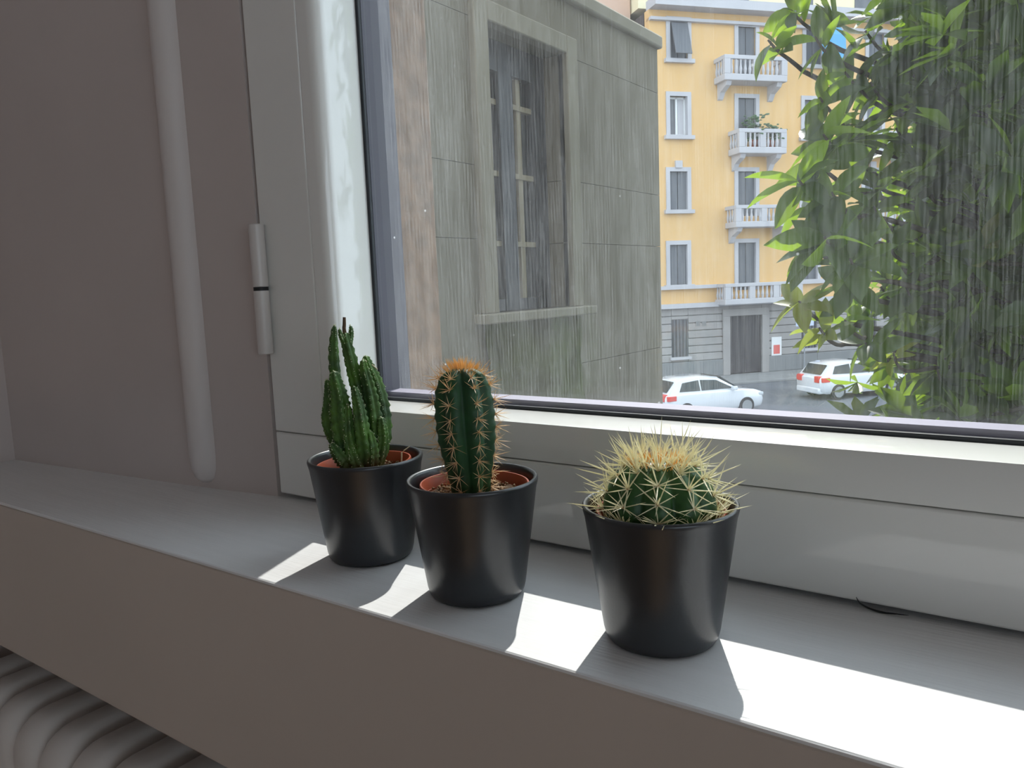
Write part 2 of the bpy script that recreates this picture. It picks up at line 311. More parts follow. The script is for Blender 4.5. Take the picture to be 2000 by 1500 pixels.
# camera-side horizontal axes for laying the plants out: lat to the right, dep away
lat = Vector((math.cos(YAW), math.sin(YAW), 0)); dep = Vector((-math.sin(YAW), math.cos(YAW), 0))
# ---- clump of slender stems
ax, ay = POTS['A']
pa = empty('potted_succulent', (ax, ay, .0006)); tag(pa, 'clump of slender dotted green succulent stems in an orange inner pot', 'plant')
nursery(pa, .0008, .001, .0605, .0545, (R(1.5), R(-2), 0))
S = 1/13900
def st(pts, deps, ws):
    P = []
    for (zx, zy), d in zip(pts, deps):
        P.append(lat*((zx-498)*S) + dep*(d*.001) + Vector((0, 0, .052 + (1330-zy)*S*1.10 - d*.001*.0)))
    return P, [q*S*.5 for q in ws]
stems = [
 st([(440, 1340), (350, 1100), (275, 800), (258, 560), (262, 330), (288, 140)], (2, 5, 7, 7, 6, 5), (110, 160, 120, 100, 84, 40)),
 st([(500, 1340), (520, 1050), (490, 760), (440, 520), (398, 300), (384, 195)], (0, 2, 3, 3, 2, 2), (120, 150, 140, 120, 96, 60)),
 st([(560, 1330), (640, 1050), (640, 800), (600, 600), (560, 480), (535, 390)], (3, 6, 7, 7, 6, 6), (110, 150, 150, 130, 100, 56)),
 st([(540, 1330), (600, 1050), (590, 800), (565, 620), (540, 500), (528, 415)], (-2, -2, -1, 0, 0, 1), (110, 150, 140, 110, 84, 48)),
 st([(560, 1330), (640, 1160), (672, 1030), (672, 940), (668, 865)], (-3, -5, -6, -6, -5), (100, 110, 100, 84, 48)),
 st([(420, 1330), (260, 1080), (195, 890), (200, 740), (204, 640), (205, 560)], (4, 4, 2, 1, 1, 1), (110, 140, 130, 84, 60, 40)),
 st([(450, 1340), (370, 1080), (335, 850), (325, 700), (300, 580), (284, 490)], (-3, -6, -7, -6, -5, -4), (120, 200, 190, 150, 116, 62)),
 st([(500, 1345), (530, 1120), (512, 930), (495, 780), (475, 680), (464, 610)], (-6, -10, -11, -10, -9, -9), (130, 160, 130, 104, 80, 46)),
 st([(470, 1345), (370, 1210), (310, 1130), (270, 1075), (252, 1035)], (-5, -10, -12, -12, -12), (110, 150, 130, 90, 50)),
 st([(470, 1340), (430, 1180), (405, 1000), (402, 850), (402, 745)], (-6, -11, -12, -11, -10), (100, 120, 104, 80, 44)),
 st([(520, 1345), (470, 1240), (440, 1150), (420, 1040)], (-8, -12, -13, -13), (100, 120, 110, 60)),
 st([(545, 1335), (580, 1200), (590, 1080), (575, 960)], (-7, -10, -11, -11), (100, 116, 104, 60)),
 st([(460, 1340), (330, 1230), (290, 1190), (270, 1165)], (3, 6, 7, 7), (90, 100, 80, 50)),
 st([(395, 330), (372, 260), (355, 210), (347, 165)], (2, 0, -1, -1), (50, 48, 40, 24)),
 st([(408, 330), (425, 250), (432, 190), (430, 145)], (2, 3, 4, 4), (46, 46, 42, 24)),
]
dots = MB()
def catmull(P, n):
    out = []
    for i in range(len(P)-1):
        a, b, c, d = P[max(i-1, 0)], P[i], P[i+1], P[min(i+2, len(P)-1)]
        for k in range(n):
            t = k/n; out.append(.5*((2*b)+(c-a)*t+(2*a-5*b+4*c-d)*t*t+(3*b-a-3*c+d)*t**3))
    return out+[P[-1]]
for P, W in stems:
    n = 12; C = catmull(P, n); Wv = catmull([Vector((q, 0, 0)) for q in W], n); rows = []; ph = rnd.uniform(0, 6)
    K = 5; m = 30
    for i, p in enumerate(C):
        d = (C[min(i+1, len(C)-1)] - C[max(i-1, 0)]).normalized(); a = d.cross(Vector((.2, .97, .1))).normalized(); b = d.cross(a)
        row = []
        for j in range(m):
            t = 2*math.pi*j/m + ph
            crest = abs(math.cos(K*(t-ph)/2))
            tooth = 1 + .13*crest*math.sin(i*1.55 + (j*K//m)*2.0)
            tip = 1 if i < len(C)-3 else (.93, .75, .4)[i-len(C)+3]
            r = Wv[i].x*(.70+.34*crest)*tooth*tip
            row.append(p + a*(r*math.cos(t)) + b*(r*math.sin(t)))
            if crest > .97 and rnd.random() < .5 and Wv[i].x > .0012: dots.blob(p + a*(r*1.0*math.cos(t)) + b*(r*1.0*math.sin(t)), rnd.choice((.00018, .00025, .00038)), (1, 1, 1), .2)
        rows.append(row)
    MB().grid(rows).build('stem', M['green_a'], pa, smooth=True)
    for _ in range(3): dots.blob(C[-1] + Vector((rnd.uniform(-1, 1), rnd.uniform(-1, 1), rnd.uniform(0, 1)))*.0006, .0004)
tag(dots.build('dots', M['dot'], pa, smooth=True), 'tiny pale tubercles', kind='stuff')
tp = [st([(398, 300), (380, 180), (384, 130), (388, 75)], (2, 2, 2, 2), (44, 34, 30, 26))][0]
MB().tube(catmull(tp[0], 5), [x.x for x in catmull([Vector((q, 0, 0)) for q in tp[1]], 5)], 8).build('dry_tip', M['brown_tip'], pa, smooth=True)
sb = st([(800, 1290), (806, 1180), (830, 1160), (880, 1132)], (4, 5, 5, 6), (14, 14, 12, 8))
MB().tube(sb[0], sb[1], 6).build('straw', M['straw'], pa)
sb = st([(600, 455), (650, 492)], (2, 0), (10, 6)); MB().tube(sb[0], sb[1], 6).build('straw', M['straw'], pa)
# ---- columnar cactus
def ribbed(name, root, prof, nr, depth, c, tilt, m, ph, matl, twist=0):
    """prof: (radius, z) from base to tip; returns point function"""
    rows = []; seg = nr*14
    up = Vector((tilt[0], tilt[1], 1)).normalized(); a = up.cross(Vector((0, 1, 0))).normalized(); b = up.cross(a)*-1
    def pt(i, t, k=1.0):
        r, z = prof[i]; cc = abs(math.cos(nr*(t-ph)/2)); f = 1-depth*(1-cc**.8) + twist*cc**4*math.sin(z*2*math.pi/.0068)
        return Vector(c) + up*z + (a*-1*math.cos(t) + b*math.sin(t))*(r*f*k)
    for i in range(len(prof)): rows.append([pt(i, 2*math.pi*j/seg) for j in range(seg)])
    MB().grid(rows).build(name, matl, root, smooth=True)
    return pt, up
bx_, by_ = POTS['B']
pb = empty('potted_cactus', (bx_, by_, .0006)); tag(pb, 'upright dark green columnar cactus with tan spines in an orange inner pot', 'cactus')
nursery(pb, .0005, -.001, .0612, .0560, (R(-1), R(1), 0))
ctl = [(.0100, 0), (.0106, .007), (.0122, .017), (.0144, .028), (.0158, .038), (.0162, .047), (.0160, .055), (.0150, .062), (.0132, .0675), (.0106, .0710), (.0075, .0732), (.004, .0740), (.0008, .0738)]
pr = [(v.x, v.z) for v in catmull([Vector((r, 0, z)) for r, z in ctl], 5)]
pt, upB = ribbed('cactus_body', pb, pr, 7, .26, tuple(dep*-.002+lat*-.0003) [:2] + (.0500,), tuple((lat*-.035)[:2]), 98, R(-35.7+8), M['green_b'], .030)
sb_, ar_, tuft = MB(), MB(), MB()
def areole(p, out, up, n, L, mb, r0_, spread=(35, 80), central=1, cen=1.0):
    out = out.normalized(); s1 = out.cross(up).normalized(); s2 = s1.cross(out)
    for k in range(n):
        t = 2*math.pi*(k+rnd.uniform(-.25, .25))/n; e = R(rnd.uniform(*spread))
        d = out*math.cos(e) + (s1*math.cos(t)+s2*math.sin(t))*math.sin(e); mb.spine(p, p+d*L*rnd.uniform(.6, 1.1), r0_*rnd.uniform(.8, 1.15))
    for k in range(central):
        e = R(rnd.uniform(5, 30)); t = rnd.uniform(0, 6.28); d = out*math.cos(e) + (s1*math.cos(t)+s2*math.sin(t))*math.sin(e); mb.spine(p, p+d*L*cen*rnd.uniform(.9, 1.2), r0_*1.2)
nP = len(pr)
for k in range(7):
    th = R(-35.7+8) + 2*math.pi*k/7; off = rnd.uniform(0, .004); last = -1
    for i in range(3, nP-6):
        z = pr[i][1]
        if last < 0 or z-last >= .0068 - .002*(i > nP-22):
            last = z if last >= 0 else z-off
            p = pt(i, th); o2 = (pt(min(i+1, nP-1), th)-pt(i-1, th)).normalized(); radial = p-(Vector((p.x*0, 0, 0))+pt(i, th, .0)); out = (radial - o2*radial.dot(o2))
            if out.length < 1e-5: continue
            ar_.blob(p, .0008, (1, 1, .8), .15); areole(p, out, upB, 9, .0082, sb_, .00019, (35, 80), 2, 1.1)
topc = pt(nP-1, 0, 0)
for i in range(210):
    a_ = rnd.uniform(0, 6.283); e = rnd.uniform(0, 1)**.6; rr_ = .0075*e; d = Vector((math.cos(a_)*e*.85, math.sin(a_)*e*.85, 1)).normalized()
    p = topc + Vector((rr_*math.cos(a_), rr_*math.sin(a_), -.0022*e*e)); tuft.spine(p, p+d*rnd.uniform(.0035, .0085), .00019)
tag(sb_.build('spines', M['spine_b'], pb), 'tan needle spines', kind='stuff'); tag(ar_.build('areoles', M['areole'], pb), kind='stuff'); tag(tuft.build('crown_spines', M['spine_t'], pb), 'golden tuft of spines at the tip', kind='stuff')
# ---- round cactus
gx_, gy_ = POTS['C']
pc = empty('potted_cactus', (gx_, gy_, .0006)); tag(pc, 'low round barrel cactus with long cream spines in an orange inner pot', 'cactus')
nursery(pc, .0005, .001, .0612, .0530, (R(1), R(0), 0))
pr = []
for i in range(44):
    t = -62 + 152*i/43; pr.append((.0262*math.cos(R(t))*(1 if t < 60 else 1) + .0004, .0225*math.sin(R(t)) - (.0035*max(0, (t-72)/18)**2)))
NR = 10; PH = R(-90-35.7+95)
pt, upC = ribbed('cactus_body', pc, pr, NR, .17, (.0, .0, .0625), (0, 0), 100, PH, M['green_c'])
sc_, so_, ar_ = MB(), MB(), MB()
nP = len(pr); cen = Vector((0, 0, .0605))
for k in range(NR):
    th = PH + 2*math.pi*k/NR; i = 8 + (k % 2)*3 + rnd.choice((0, 1))
    while i < nP-5:
        p = pt(i, th); out = (p-cen); out.z *= 1.15
        e = i/nP
        ar_.blob(p, .0010, (1, 1, .8), .15)
        areole(p, out, upC, 9 if e < .8 else 8, .0130 + .004*e, sc_, .00036, (48, 84) if e < .7 else (20, 62), 2 if e > .5 else 1, 1.1)
        i += 6 if e < .72 else 4
topc = pt(nP-1, 0, 0)
for i in range(330):
    a_ = rnd.uniform(0, 6.283); e = math.sqrt(rnd.random()); rr_ = .0105*e; d = Vector((math.cos(a_)*e*.9, math.sin(a_)*e*.9, 1)).normalized()
    p = topc + Vector((rr_*math.cos(a_), rr_*math.sin(a_), -.001-.0016*e)); so_.spine(p, p+d*rnd.uniform(.005, .0110), .00030)
for i in range(72):
    a_ = rnd.uniform(0, 6.283); e = math.sqrt(rnd.random()); rr_ = .011*e; d = Vector((math.cos(a_)*e*.75, math.sin(a_)*e*.75, 1)).normalized()
    p = topc + Vector((rr_*math.cos(a_), rr_*math.sin(a_), -.001-.002*e)); sc_.spine(p, p+d*rnd.uniform(.011, .019), .00027)
for i in range(6, len(sc_.v), 7):           # low spines lie over the rim instead of running through the pot
    x, y, z = sc_.v[i]
    if math.hypot(x, y) > .028 and z < .0662:
        dz = .0662-z; sc_.v[i] = (x, y, z+dz)
        for q in (1, 2, 3): v = sc_.v[i-q]; sc_.v[i-q] = (v[0], v[1], v[2]+dz*.62)
tag(sc_.build('spines', M['spine_c'], pc), 'long cream spines', kind='stuff'); tag(so_.build('crown_spines', M['spine_o'], pc), 'amber tuft of young spines on the crown', kind='stuff'); tag(ar_.build('areoles', M['areole'], pc), kind='stuff')
# dark curved scuff low on the sash, drawn as a thin tube
hz = [at_y(x, y, .3994) for x, y in ((1672, 1166), (1680, 1178), (1700, 1189), (1725, 1196), (1750, 1199), (1775, 1202))]
hr = catmull(hz, 4); tag(MB().tube(hr, [.00012+.0004*math.sin(math.pi*i/(len(hr)-1)) for i in range(len(hr))], 5).build('dark_scuff', M['dark']), 'short dark curved scuff low on the window sash', 'scuff')
# ---------------------------------------------------------------- grey wing of the house outside
ZG = -5.2; WXP = -3.4
wg = empty('building_wing', (WXP, 4.0, ZG)); tag(wg, 'shaded grey rendered house wing with a tall dark window', 'building')
def wb_(x0, x1, y0, y1, z0, z1, name, m, parent=None, **k):      # world box made local to the wing
    return MB().box(x0-WXP, x1-WXP, y0-4, y1-4, z0-ZG, z1-ZG).build(name, m, parent or wg, **k)
oy0, oy1, oz0, oz1 = 4.55, 5.60, -.02, 2.0
courses = [(-5.2, -1.35), (-1.345, -.515), (-.51, .505), (.51, 1.012), (1.017, 2.0), (2.005, 2.42)]
for a, b in courses:
    mb = MB()
    for y0, y1 in ((.602, oy0), (oy0, oy1), (oy1, 7.40)):
        if y0 == oy0:
            segs = [(a, min(b, oz0)), (max(a, oz1), b)]
            for s0, s1 in segs:
                if s1 > s0: mb.box(-.35, 0, y0-4, y1-4, s0-ZG, s1-ZG)
        else: mb.box(-.35, 0, y0-4, y1-4, a-ZG, b-ZG)
    mb.build('wall_course', M['wing'], wg)
wb_(-9, -3.405-.30, .602, 7.395, -5.2, 2.42, 'core', M['casement'])
wb_(-9, -3.35, .602, 7.43, 2.42, 2.54, 'cornice', M['wing_trim'], bevel=.02)
for y0, y1, z0, z1 in ((oy0-.16, oy0, oz0, oz1+.14), (oy1, oy1+.16, oz0, oz1+.14), (oy0, oy1, oz1, oz1+.14)): wb_(-3.45, -3.35, y0, y1, z0, z1, 'window_surround', M['wing_trim'], bevel=.01)
wb_(-3.6, -3.27, oy0-.24, oy1+.24, oz0-.07, oz0, 'window_ledge', M['wing_trim'], bevel=.01)
wn = empty('casement_window', parent=wg)
def wl(x0, x1, y0, y1, z0, z1, name, m): return MB().box(x0-WXP, x1-WXP, y0-4, y1-4, z0-ZG, z1-ZG).build(name, m, wn)
wl(-3.68, -3.66, oy0, oy1, oz0, oz1, 'pane', M['wglass'])
for y0, y1 in ((oy0, oy0+.07), (4.96, 5.14), (oy1-.16, oy1)): wl(-3.66, -3.58, y0, y1, oz0, oz1, 'frame_stile', M['casement'])
for z0, z1 in ((oz0, oz0+.09), (oz1-.22, oz1)): wl(-3.655, -3.585, oy0+.07, oy1-.16, z0, z1, 'frame_rail', M['casement'])
for z in (.50, 1.03, 1.56):
    for y0, y1 in ((oy0+.07, 4.96), (5.14, 5.44)): wl(-3.655, -3.61, y0, y1, z-.02, z+.02, 'muntin', M['muntin'])
wl(-3.655, -3.62, 5.24, 5.30, oz0+.09, oz1-.22, 'muntin', M['muntin'])
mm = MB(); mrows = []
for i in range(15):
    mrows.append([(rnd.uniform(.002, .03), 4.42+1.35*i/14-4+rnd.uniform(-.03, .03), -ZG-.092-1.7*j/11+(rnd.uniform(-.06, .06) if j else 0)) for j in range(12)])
mm.grid(mrows, False, False); tag(mm.build('green_patch', M['green_patch'], wg, smooth=True), 'uneven greenish patch under the wing window', kind='stuff')  # thin ragged sheet in two olive tones on the wall
# ---------------------------------------------------------------- yellow house across the street
A_ = R(38.6); fd = Vector((math.sin(A_), math.cos(A_), 0)); fn = Vector((math.cos(A_), -math.sin(A_), 0))
P0 = at_z(1290, 742, ZG)
def fac(x, y):
    d = ray(x, y); o = Vector((0, 0, CH)); t = (P0-o).dot(fn)/d.dot(fn); p = o+d*t - P0
    return p.dot(fd), p.z
yb = empty('apartment_house', P0, math.atan2(fd.y, fd.x)); tag(yb, 'yellow apartment house with stone balconies across the street', 'building')
def fb(u0, u1, y0, y1, z0, z1, name, m, parent=None, **k): return MB().box(u0, u1, y0, y1, z0, z1).build(name, m, parent or yb, **k)
U0, U1 = fac(1280, 500)[0]-.15, fac(1280, 500)[0]+24
zc0 = fac(1330, 597)[1]; zs1 = fac(1330, 562)[1]; ztop = fac(1330, 22)[1]
def rect(x0, y0, x1, y1):
    a = fac(x0, (y0+y1)/2)[0]; b = fac(x1, (y0+y1)/2)[0]; return a, b, fac((x0+x1)/2, y1)[1], fac((x0+x1)/2, y0)[1]
du = fac(1457, 500)[0]-fac(1326, 500)[0]
rows_ = [(42, 116), (188, 265), (335, 410), (478, 556)]
holes = []
for c_ in range(5):
    for r_, (y0, y1) in enumerate(rows_):
        a, b, z0, z1 = rect(1308, y0, 1342, y1)
        if c_ == 1: a2, b2, z0, z1 = rect(1441, [53, 192, 335, 474][r_], 1475, [152, 272, 422, 566][r_]); a, b = a2-du, b2-du
        holes.append((a+du*c_, b+du*c_, z0, z1, c_, r_))
# wall cut into strips round the openings
mb = MB(); cols = sorted({(h[0], h[1], h[4]) for h in holes}, key=lambda q: q[0]); cur = U0
cuts = {}
for h in holes: cuts.setdefault(h[4], []).append(h)
for c_ in range(5):
    hs = sorted(cuts[c_], key=lambda h: h[2]); a = min(h[0] for h in hs); b = max(h[1] for h in hs)
    mb.box(cur, a, 0, .5, zc0, ztop); z = zc0
    for h in hs: mb.box(a, b, 0, .5, z, h[2]); z = h[3]
    mb.box(a, b, 0, .5, z, ztop); cur = b
mb.box(cur, U1, 0, .5, zc0, ztop); mb.build('wall', M['yellow'], yb)
fb(U0, U1, .6, 10, 0, ztop, 'core', M['door'])
for h in holes:
    a, b, z0, z1, c_, r_ = h; wn = empty('window', parent=yb); s = .22
    def q(*k, name='surround', m=M['stone']): return MB().box(*k).build(name, m, wn)
    q(a-s, a, -.07, .2, z0, z1+s); q(b, b+s, -.07, .2, z0, z1+s); q(a, b, -.07, .2, z1, z1+s)
    if c_ != 1: q(a-s-.12, b+s+.12, -.22, .2, z0-.2, z0, name='ledge')
    if r_ == 2 and c_ != 1: q((a+b)/2-.2, (a+b)/2+.2, -.13, 0, z1+.18, z1+.55, name='keystone')
    if r_ == 1 and c_ == 0:
        MB().box(a, b, .3, .34, z0, z1).build('pane', M['wdark'], wn)
        for x in (a+.03, (a+b)/2, b-.03): MB().box(x-.06, x+.06, .22, .3, z0, z1).build('frame', M['white'], wn)
        for z in (z0+.05, z1-.05): MB().box(a, b, .22, .3, z-.05, z+.05).build('frame', M['white'], wn)
        MB().box((a+b)/2+.1, b-.1, .26, .29, z0+.1, z1-.1).build('curtain', M['stone'], wn)
    else:
        MB().box(a, (a+b)/2-.02, .10, .15, z0, z1).build('shutter', M['shutter'], wn); MB().box((a+b)/2+.02, b, .10, .15, z0, z1).build('shutter', M['shutter'], wn)
        MB().box(a, b, .2, .24, z0, z1).build('pane', M['wdark'], wn)
    if r_ == 0 and c_ == 0:
        o = MB().box(a+.05, b-.02, -.02, .03, -(z1-z0)*.9, 0).build('shutter', M['shutter'], wn); o.location = (0, -.1, z1-.1); o.rotation_euler = (R(-16), 0, 0)
# string course, cornices
for (za, zb, d, nm) in ((fac(1330, 565)[1], fac(1330, 558)[1], .25, 'string_course'), (fac(1330, 602)[1], fac(1330, 593)[1], .35, 'string_course'), (ztop, ztop+.45, .8, 'cornice'), (ztop-.55, ztop-.4, .25, 'string_course')):
    fb(U0, U1, -d, .3, za, zb, nm, M['stone'])
fb(U0, U1, 1.2, 10, ztop+.45, ztop+5, 'attic', M['cream'])
for c_ in range(4): fb(U0+1.2+du*c_, U0+2.5+du*c_, 1.15, 1.25, ztop+.9, ztop+3.2, 'attic_window', M['shutter'])
# ground floor: stone courses with door and windows
ga = rect(1311, 624, 1344, 697); da = rect(1424, 616, 1486, 742)
gw = [(ga[0]+du*c_, ga[1]+du*c_, ga[2], ga[3]) for c_ in (0, 2, 3, 4)]
ops = sorted([(da[0], da[1], 0, da[3])]+gw)
zz = .9; hcs = (fac(1330, 602)[1]-.9)/7
def stone_strip(z0, z1, name, m, d):
    mb = MB(); cur = U0
    for a, b, c, e in ops:
        mb.box(cur, a, d, .4, z0, z1)
        if c > z0: mb.box(a, b, d, .4, z0, min(z1, c))
        if e < z1: mb.box(a, b, d, .4, max(z0, e), z1)
        cur = b
    mb.box(cur, U1, d, .4, z0, z1); mb.build(name, m, yb, bevel=.03, seg=1)
stone_strip(0, .9, 'plinth', M['plinth'], -.12)
for i in range(7): stone_strip(zz+hcs*i+.015, zz+hcs*(i+1)-.015, 'stone_course', M['base'], -.05)
fb(U0, U1, .05, .39, .9, zz+7*hcs, 'joint_backing', M['plinth'])
for a, b, c, e in gw:
    wn = empty('window', parent=yb)
    MB().box(a, b, 0, .04, c, e).build('pane', M['wdark'], wn); MB().box(a-.1, b+.1, -.2, 0, c-.15, c).build('ledge', M['stone'], wn)
    for k in range(5): x = a+(b-a)*(k+.5)/5; MB().box(x-.02, x+.02, -.04, -.01, c, e).build('bar', M['door'], wn)
dr = empty('entrance_door', parent=yb)
MB().box(da[0], (da[0]+da[1])/2-.01, -.01, .03, .05, da[3]).build('door_leaf', M['door'], dr); MB().box((da[0]+da[1])/2+.01, da[1], -.01, .03, .05, da[3]).build('door_leaf', M['door'], dr)
for a, b, c, e in ((da[0]-.45, da[0], 0, da[3]), (da[1], da[1]+.45, 0, da[3]), (da[0]-.45, da[1]+.45, da[3], da[3]+.4)): MB().box(a, b, -.16, -.05, c, e).build('door_surround', M['base'], dr, bevel=.02)
for k, px in enumerate((1362, 1374)): u, z = fac(px, 632); fb(u-.13, u+.13, -.07, .0, z-.13, z+.13, 'vent', M['plinth'])
def balcony(x0, x1, yt, yb_, du_=0, d=1.1, br=True):
    a, b, z0, z1 = rect(x0, yt, x1, yb_); a += du_; b += du_; bl = empty('balcony', parent=yb)
    hh = z1-z0; MB().box(a, b, -d, 0, z0, z0+.26*hh).build('slab', M['stone'], bl, bevel=.03)
    MB().box(a, b, -d, -d+.22, z1-.16*hh, z1).build('handrail', M['stone'], bl, bevel=.02)
    for u in (a, a+.22): pass
    for u0_, u1_, v0, v1 in ((a, a+.18, -d+.22, 0), (b-.18, b, -d+.22, 0)): MB().box(u0_, u1_, v0, v1, z1-.16*hh, z1).build('handrail', M['stone'], bl)
    n = max(2, round((b-a)/1.9)+1)
    for k in range(n): u = a+.17+(b-a-.34)*k/(n-1); MB().box(u-.17, u+.17, -d, -d+.2, z0+.26*hh, z1-.16*hh).build('pier', M['stone'], bl)
    mb = MB(); u = a+.45
    while u < b-.4: mb.lathe([(.05, z0+.26*hh), (.09, z0+.45*hh), (.05, z0+.65*hh), (.06, z1-.16*hh)], 6, (u, -d+.1, 0)); u += .27
    v = -d+.4
    while v < -.1:
        for u in (a+.09, b-.09): mb.lathe([(.05, z0+.26*hh), (.09, z0+.45*hh), (.05, z0+.65*hh), (.06, z1-.16*hh)], 6, (u, v, 0))
        v += .27
    tag(mb.build('balusters', M['stone'], bl), kind='stuff')
    if br:
        for u in (a+.35, b-.35): MB().prism([(0, z0), (-d+.15, z0), (-d+.25, z0-.2), (-.3, z0-.45), (-.1, z0-.75), (0, z0-.8)], lambda p, k: (u+(-.15, .15)[k], p[0], p[1])).build('bracket', M['stone'], bl)
    return a, b, z0, z1
balcony(1394, 1514, 120, 168); bq = balcony(1422, 1513, 259, 306); balcony(1416, 1524, 404, 446); balcony(1396, 1544, 552, 592, br=False)
balcony(1422, 1513, 259, 306, du*2); balcony(1416, 1524, 404, 446, du*2)
aw = empty('awning', parent=yb); u, z = fac(1606, 92)
MB().prism([(0, 1.1), (-.5, .95), (-.95, .4), (-1.05, -.9), (-1.0, -.9), (-.9, .35), (-.45, .85), (0, 1.0)], lambda p, k: (u+(-.75, .75)[k], p[0], z+p[1])).build('cloth', M['blue'], aw)
for k, (x, y) in enumerate(((1462, 252), (1494, 255))):
    u, z = fac(x, y); bp = empty('potted_plant', P0+fd*u+fn*.55+Vector((0, 0, bq[2]+.27*(bq[3]-bq[2])))); tag(bp, ('leafy bush on the plant balcony, in front of the door', 'smaller leafy bush at the right end of the plant balcony')[k], 'plant')
    MB().lathe([(0, 0), (.18, 0), (.25, .42), (.22, .42), (0, .38)], 12).build('pot', M['terracotta'], bp)
    mb = MB()
    for i in range(110): d = Vector((rnd.gauss(0, .26), rnd.gauss(0, .2), rnd.uniform(.4, 1.75-.5*k))); mb.blob(d, rnd.uniform(.06, .13), (1, 1, .5), .3)
    tag(mb.build('foliage', M['potplant'], bp), kind='stuff')
# neighbouring block seen past the wing
nb = empty('apartment_block', P0 + fd*(U0-7) - fn*2, math.atan2(fd.y, fd.x)); tag(nb, 'pinkish brown block behind the roof edge of the grey wing', 'building')
MB().box(-9, 6.9, 0, 10, 0, ztop+6).build('wall', M['pink'], nb); MB().box(-9, 6.95, -.4, 10, ztop+6, ztop+6.5).build('cornice', M['stone'], nb)
for i in range(4):
    for j in range(5): MB().box(-8+i*3.6, -6.9+i*3.6, -.05, .1, 5+j*4.2, 7.2+j*4.2).build('window', M['shutter'], nb)
# ---------------------------------------------------------------- street
tag(MB().box(-70, 70, -10, 120, ZG-.3, ZG-.12).build('floor', M['asphalt']), 'grey asphalt street below the window', **SK)
pv = MB().box(-60, 60, -3.2, 12, -.12, 0).build('trim_5', M['paving'], bevel=.02); pv.location = P0; pv.rotation_euler.z = yb.rotation_euler.z; tag(pv, 'pavement along the yellow house', **SK)
# car
def make_car(label, loc, rz):
    c = empty('car', loc, rz); tag(c, label, 'car')
    S_ = [(0, .80, .45, .95), (.06, .86, .32, 1.02), (.35, .91, .27, 1.06), (1.0, .93, .25, 1.07), (2.2, .93, .25, 1.06), (3.2, .93, .25, 1.05), (3.5, .92, .25, 1.05), (4.1, .90, .25, .98), (4.5, .82, .27, .86), (4.66, .66, .36, .70)]
    rows = []
    for x, wd, zb, zt in S_:
        h_ = [(-wd*.88, zb), (-wd*.98, zb+.12), (-wd, zb+(zt-zb)*.55), (-wd*.97, zt-.06), (-wd*.90, zt), (0, zt+.025)]
        rows.append([(x, y, z) for y, z in h_]+[(x, -y, z) for y, z in h_[-2::-1]])
    MB().grid(rows).build('body', M['carpaint'], c, auto=True)
    T = [(.10, .80, 1.02), (.55, .70, 1.56), (.9, .67, 1.63), (1.8, .66, 1.65), (2.5, .65, 1.58), (3.45, .80, 1.03)]
    rows = []
    for x, wd, zt in T:
        wb2 = .88; rows.append([(x, -wb2, 1.0), (x, -wd-.02, max(1.01, zt-.05)), (x, -wd+.10, zt), (x, wd-.10, zt), (x, wd+.02, max(1.01, zt-.05)), (x, wb2, 1.0)])
    MB().grid(rows).build('cabin', M['carpaint'], c, auto=True)
    def side(sg, poly, name='side_window'):
        f = lambda p, k: (p[0], sg*(.885-(p[1]-1.0)*.36+(.0, .02)[k]), p[1])
        MB().prism(poly, f).build(name, M['carglass'], c)
    for sg in (-1, 1):
        side(sg, [(.62, 1.14), (.80, 1.46), (1.55, 1.53), (1.55, 1.12)]); side(sg, [(1.62, 1.12), (1.62, 1.53), (2.35, 1.48), (3.08, 1.12)])
        MB().box(-.03, .16, sg*.60-.16, sg*.60+.16, .78, 1.06).build('tail_lamp', M['lampred'], c, bevel=.02); MB().box(.05, .45, sg*.86-.05, sg*.86+.055, .80, 1.0).build('tail_lamp', M['lampred'], c, bevel=.02)
        MB().box(4.25, 4.56, sg*.70-.14, sg*.70+.13, .70, .84).build('headlamp', M['lampclear'], c, bevel=.03); MB().box(2.95, 3.15, sg*.98-.10, sg*.98+.10, 1.05, 1.2).build('mirror', M['carpaint'], c, bevel=.03)
    MB().prism([(.20, 1.12), (.50, 1.50), (.46, 1.53), (.14, 1.13)], lambda p, k: (p[0], (-.62, .62)[k], p[1])).build('rear_window', M['carglass'], c)
    MB().prism([(3.36, 1.10), (2.56, 1.56), (2.60, 1.60), (3.42, 1.11)], lambda p, k: (p[0], (-.64, .64)[k], p[1])).build('windscreen', M['carglass'], c)
    MB().box(-.05, .3, -.80, .80, .28, .55).build('bumper', M['carpaint'], c, bevel=.06)
    for x in (.88, 3.68):
        for sg in (-1, 1):
            wh = empty('wheel', (x, sg*.84, .35), parent=c)
            MB().grid([[(r*math.cos(t), y, r*math.sin(t)) for t in [2*math.pi*k/28 for k in range(28)]] for r, y in ((.30, -.11), (.35, -.09), (.35, .09), (.30, .11))]).build('tyre', M['tyre'], wh, auto=True)
            MB().grid([[(r*math.cos(t), y, r*math.sin(t)) for t in [2*math.pi*k/20 for k in range(20)]] for r, y in ((.24, -.118), (.24, .118))]).build('hub', M['hub'], wh, auto=True)
    return c
g0 = at_z(1352, 812, ZG-.12); cd = fd
def ground(x, y): return at_z(x, y, ZG-.12)
cb_ = ground(1300, 826); car1 = make_car('silvery white estate car parked before the yellow house', cb_ + Vector((-fn.x*.9, -fn.y*.9, 0)), math.atan2(fd.y, fd.x)+R(4))
c2 = copy_tree(car1); p = ground(1604, 784); c2.location = p + Vector((-fn.x*.9, -fn.y*.9, 0)); c2.rotation_euler.z = math.atan2(fd.y, fd.x); tag(c2, 'second pale car further right, half hidden by the tree', 'car')
